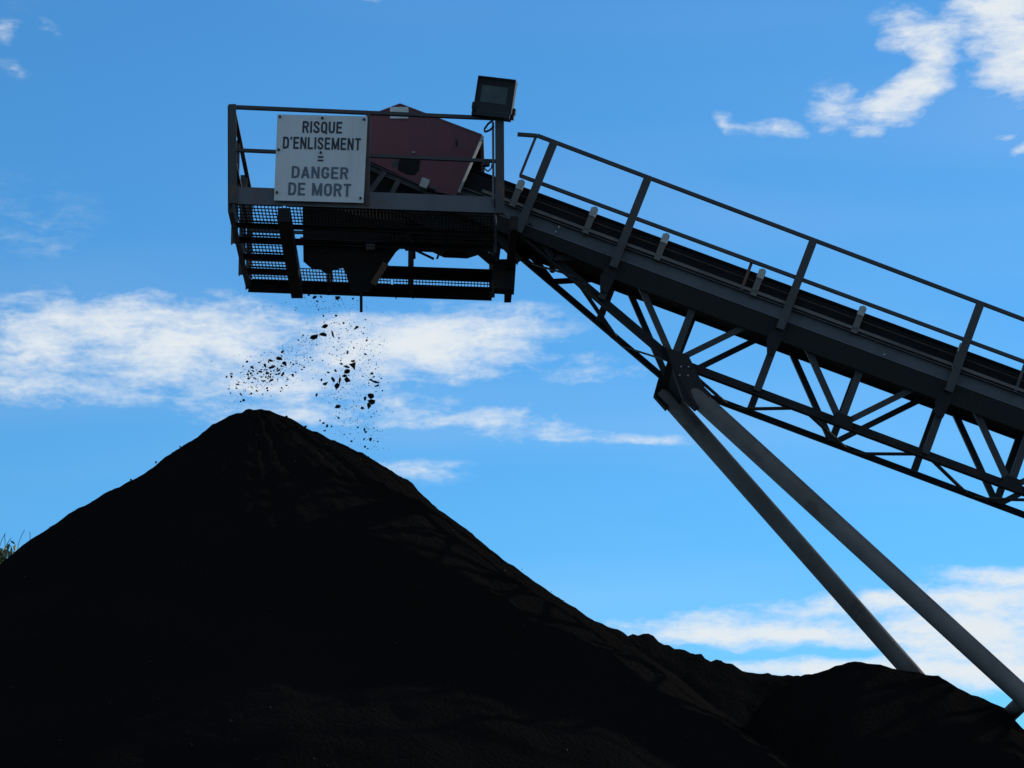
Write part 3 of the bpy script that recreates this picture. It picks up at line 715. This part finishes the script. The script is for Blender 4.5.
# ------------------------------------------------------------------ falling coal
def falling(u, v, w, h, rot, label, group, Y=None):
    Y = Y if Y is not None else 33.95 + rnd.uniform(-.3, .3)
    c = P(u, v, Y)
    vs = lump_verts((0, 0, 0), w * K / 2, min(w, h) * K / 2, h * K / 2, rnd)
    e = Matrix.Rotation(R(rot), 3, 'Y')
    m = MB(); m.add([c + e @ p for p in vs], ICO_F)
    return tag(m.build('coal_lump', LUMP, loc=c), label, 'coal lump', group)
def cr(x, y): return 225 + x / 5.118, 300 + y / 5.118
G_UP = [(513, 133, 26, 20, 5), (455, 186, 30, 24, 0), (499, 176, 30, 18, 10), (568, 78, 14, 9, 10), (503, 80, 10, 14, 0), (673, 141, 26, 14, -20), (606, 119, 9, 9, 0), (584, 195, 8, 8, 0)]
G_MID = [(657, 338, 24, 36, -20), (655, 313, 18, 9, 0), (622, 341, 28, 12, 20), (596, 328, 16, 8, 25), (624, 367, 22, 20, 0), (613, 388, 28, 14, 0), (628, 411, 24, 28, -20), (588, 412, 12, 28, 5), (571, 443, 24, 30, 10),
         (528, 371, 12, 8, 0), (565, 363, 12, 9, 0), (494, 410, 8, 13, 0), (470, 485, 10, 15, 0), (627, 268, 10, 16, 0), (718, 276, 14, 9, 30), (725, 207, 10, 8, 0), (660, 245, 8, 8, 0)]
G_RT = [(745, 489, 32, 26, 0), (750, 524, 26, 22, 0), (737, 540, 20, 24, 10), (718, 506, 14, 22, 0), (704, 553, 16, 12, -30), (752, 377, 14, 9, 0), (748, 411, 18, 10, 0), (770, 420, 30, 8, 15), (777, 440, 22, 8, -20), (800, 400, 9, 7, 0), (762, 394, 8, 8, 0)]
G_LOW = [(575, 548, 24, 15, -15), (580, 603, 10, 8, 0), (505, 630, 11, 9, 0), (523, 645, 10, 15, 0), (510, 670, 11, 7, 0), (485, 617, 7, 7, 0), (545, 648, 8, 8, 0), (680, 652, 13, 10, 0), (714, 663, 13, 12, 0), (720, 678, 12, 10, 0), (743, 713, 13, 14, 0),
         (717, 750, 13, 12, 0), (732, 760, 11, 8, 0), (647, 723, 11, 8, 0), (610, 688, 7, 7, 0), (640, 685, 7, 6, 0), (762, 655, 7, 7, 0), (712, 712, 7, 7, 0), (783, 725, 8, 6, 0)]
G_LF = [(277, 300, 22, 18, 0), (302, 322, 30, 18, 15), (245, 345, 30, 13, -15), (216, 376, 15, 15, 20), (238, 312, 22, 9, 20), (205, 335, 12, 13, 0), (138, 345, 22, 11, 0), (295, 265, 14, 9, -20), (350, 330, 14, 9, 0), (95, 513, 14, 14, -20), (80, 520, 12, 7, -20),
        (65, 432, 16, 8, 0), (97, 422, 9, 10, 0), (32, 393, 10, 14, 0), (120, 401, 14, 8, 0), (113, 315, 10, 10, 0), (215, 452, 11, 9, 0), (290, 450, 9, 8, 0), (316, 437, 9, 8, 0), (345, 385, 10, 12, 0), (276, 378, 12, 10, 0), (298, 378, 11, 9, 0), (320, 406, 9, 8, 0),
        (238, 410, 16, 8, -30), (187, 393, 9, 9, 0), (150, 400, 9, 9, 0), (130, 375, 8, 8, 0), (165, 375, 8, 8, 0), (270, 350, 9, 9, 0), (362, 370, 8, 8, 0), (405, 343, 9, 7, 0), (78, 480, 9, 7, 0), (400, 180, 8, 7, 0), (375, 205, 8, 6, 0)]
falling(*cr(551, 173), 3.6, 9.5, -22, 'long curved black coal lump in mid-air below the chute, upright sliver', None)
falling(*cr(515, 427), 8.2, 3.2, -18, 'long flat black coal lump lowest left of the central falling cluster', None)
falling(*cr(556, 407), 3.4, 7.6, -28, 'thin slanting black coal splinter in the centre of the falling cluster', None)
falling(338, 298, 6, 6, 0, 'large three-cornered coal lump dropping just under the platform edge', None)
for tab, lab, grp in ((G_UP, 'black coal lump falling high up between chute and cluster', 'coal falling just below the chute'),
                      (G_MID, 'black coal lump in the dense central cluster of falling coal', 'central cluster of falling coal'),
                      (G_RT, 'black coal lump in the right-hand string of falling coal', 'right-hand string of falling coal'),
                      (G_LOW, 'small black coal lump about to land on the heap\'s right shoulder', 'coal landing on the right shoulder'),
                      (G_LF, 'small black coal lump in the wide spray left above the heap top', 'left-hand spray of falling coal')):
    for (x, y, w, h, r) in tab:
        u, v = cr(x, y); falling(u, v, w / 5.118 * 1.4, h / 5.118 * 1.4, r, lab, grp)
for u, v, w, h in ((315, 297, 6, 4), (309, 295, 4, 3), (321, 297, 3, 2.5), (353, 298.5, 3, 2), (317, 301, 4, 2), (312, 291, 4, 3), (328, 294, 3, 3)):
    falling(u, v, w, h, rnd.uniform(-30, 30), 'black coal lump tumbling out right below the platform edge', 'coal leaving the platform edge')
for k in range(95):
    x, y = rnd.gauss(210, 85), rnd.gauss(380, 42); y -= (x - 210) * .25
    w = rnd.uniform(6, 14); u, v = cr(x, y)
    falling(u, v, w / 5.118, w * rnd.uniform(.6, 1.1) / 5.118, 0, 'small black coal lump in the wide spray left above the heap top', 'left-hand spray of falling coal')
for k in range(70):
    t = rnd.random()
    if k < 40: x, y = 540 + 70 * t + rnd.gauss(0, 45), 20 + 560 * t
    else: x, y = 700 + 60 * t + rnd.gauss(0, 30), 90 + 600 * t
    w = rnd.uniform(5, 10); u, v = cr(x, y)
    falling(u, v, w / 5.118, w * rnd.uniform(.5, 1.1) / 5.118, rnd.uniform(-40, 40), 'small black coal lump in the loose stream trickling straight down from the chute', 'loose stream of falling coal')
# grit between the lumps
m = MB()
def grit(n, cx, cy, sx, sy, slope=0, smin=.9, smax=3.2):
    for _ in range(n):
        x = rnd.gauss(cx, sx); y = rnd.gauss(cy, sy) + (x - cx) * slope
        u, v = cr(x, y); s = (smin + (smax - smin) * rnd.random() ** 2.5) / 5.118 * K * .95
        if v > 405 and u < 335: continue
        m.add(lump_verts(P(u, v, 33.95 + rnd.uniform(-.4, .4)), s, s, None, rnd), ICO_F)
grit(500, 540, 120, 110, 110, -.3, .6, 2.2); grit(500, 230, 370, 100, 60, -.25, .6, 2.4); grit(420, 640, 400, 90, 150, 0, .6, 2.4); grit(420, 200, 375, 90, 55, -.25); grit(330, 400, 260, 90, 55, -.5); grit(220, 600, 100, 90, 90); grit(260, 740, 330, 50, 110); grit(260, 600, 480, 60, 90); grit(200, 560, 610, 70, 50, .3); grit(180, 730, 660, 60, 70); grit(160, 480, 20, 120, 25)
tag(m.build('coal_grit', LUMP, loc=P(300, 360, 33.95)), 'fine black coal grit and dust drifting down between the lumps', 'coal grit', kind='stuff')

# ------------------------------------------------------------------ tree behind the left slope
TY = 56.0
tp_ = P(-46, 556, TY)
tree = thing('broadleaf_tree', 'green tree whose topmost twigs peep over the left slope of the coal heap', 'tree', (tp_.x - .3, TY, 0))
tb = Vector((tp_.x - .3, TY, 0)); H = tp_.z
m = MB(); lv = MB()
def limb(p, d, ln, r, depth):
    q = p + d * ln
    m.sweep(CIRC(r, 7), p, q)
    m.v[-7:] = [q + (x - q) * .62 for x in m.v[-7:]]
    if depth >= 2:
        for _ in range(9 if depth == 2 else 16):
            c = p + (q - p) * rnd.uniform(.15, 1.08) + Vector((rnd.gauss(0, .12), rnd.gauss(0, .12), rnd.gauss(0, .12)))
            e = Euler((rnd.uniform(0, 6), rnd.uniform(0, 6), rnd.uniform(0, 6))).to_matrix(); s = rnd.uniform(.05, .10)
            lv.add([c + e @ Vector(t) * s for t in ((-1, 0, 0), (0, -.5, .1), (1, 0, 0), (0, .5, .1))], [(0, 1, 2), (0, 2, 3)])
    if depth < 4:
        for _ in range(4 if depth < 2 else 3):
            nd = (d + Vector((rnd.gauss(0, .55), rnd.gauss(0, .55), rnd.gauss(.12, .35)))).normalized()
            if nd.z < -.1: nd.z *= -.5
            limb(p + (q - p) * rnd.uniform(.55, 1), nd, ln * rnd.uniform(.5, .72), r * .58, depth + 1)
p = tb.copy(); r = .2
for k in range(5):
    q = tb + Vector((rnd.uniform(-.12, .12), rnd.uniform(-.12, .12), H * (.18 + .15 * k)))
    m.sweep(CIRC(r, 9), p, q); m.v[-9:] = [q + (x - q) * .85 for x in m.v[-9:]]; r *= .85
    if k > 0:
        for _ in range(4):
            a = rnd.uniform(0, 6.28)
            limb(q, Vector((math.cos(a) * .8, math.sin(a) * .8, rnd.uniform(.4, .9))).normalized(), H * .14, r * .5, 1)
    p = q
limb(p, Vector((0.03, 0, 1)), H * .09, r * .6, 1)
tru = m.build('trunk', BARK, tree)
cro = lv.build('crown', LEAF, tree); cro['kind'] = 'stuff'
tw = MB()
for u, v0, v1 in ((3, 552, 534), (7, 550, 538), (20, 546, 530), (28, 541, 532), (1, 553, 533)):
    a = P(u, v0 + 25, TY); pts = [a]
    for t in range(1, 7):
        pts.append(P(u + 2.5 * math.sin(t * 1.1 + u) + (2 if t == 6 else 0), v0 + 25 + (v1 - v0 - 25) * t / 6, TY))
    tw.path(pts, .006, 5)
    tw.tube(a, Vector((tb.x, TY, a.z - 1.2)), .02, 5)
tw.build('twig', BARK, tree)
lf = MB()
for u, v, s in ((8, 547, .07), (10, 546, .05), (6, 548, .05), (0, 551, .07), (2, 552, .07), (1, 549, .05)):
    c = P(u, v, TY); e = Euler((rnd.uniform(0, 6), rnd.uniform(0, 6), rnd.uniform(0, 6))).to_matrix()
    lf.add([c + e @ Vector(t) * s for t in ((-1, 0, 0), (0, -.5, .1), (1, 0, 0), (0, .5, .1))], [(0, 1, 2), (0, 2, 3)])
lf.build('leaves', LEAF, tree)
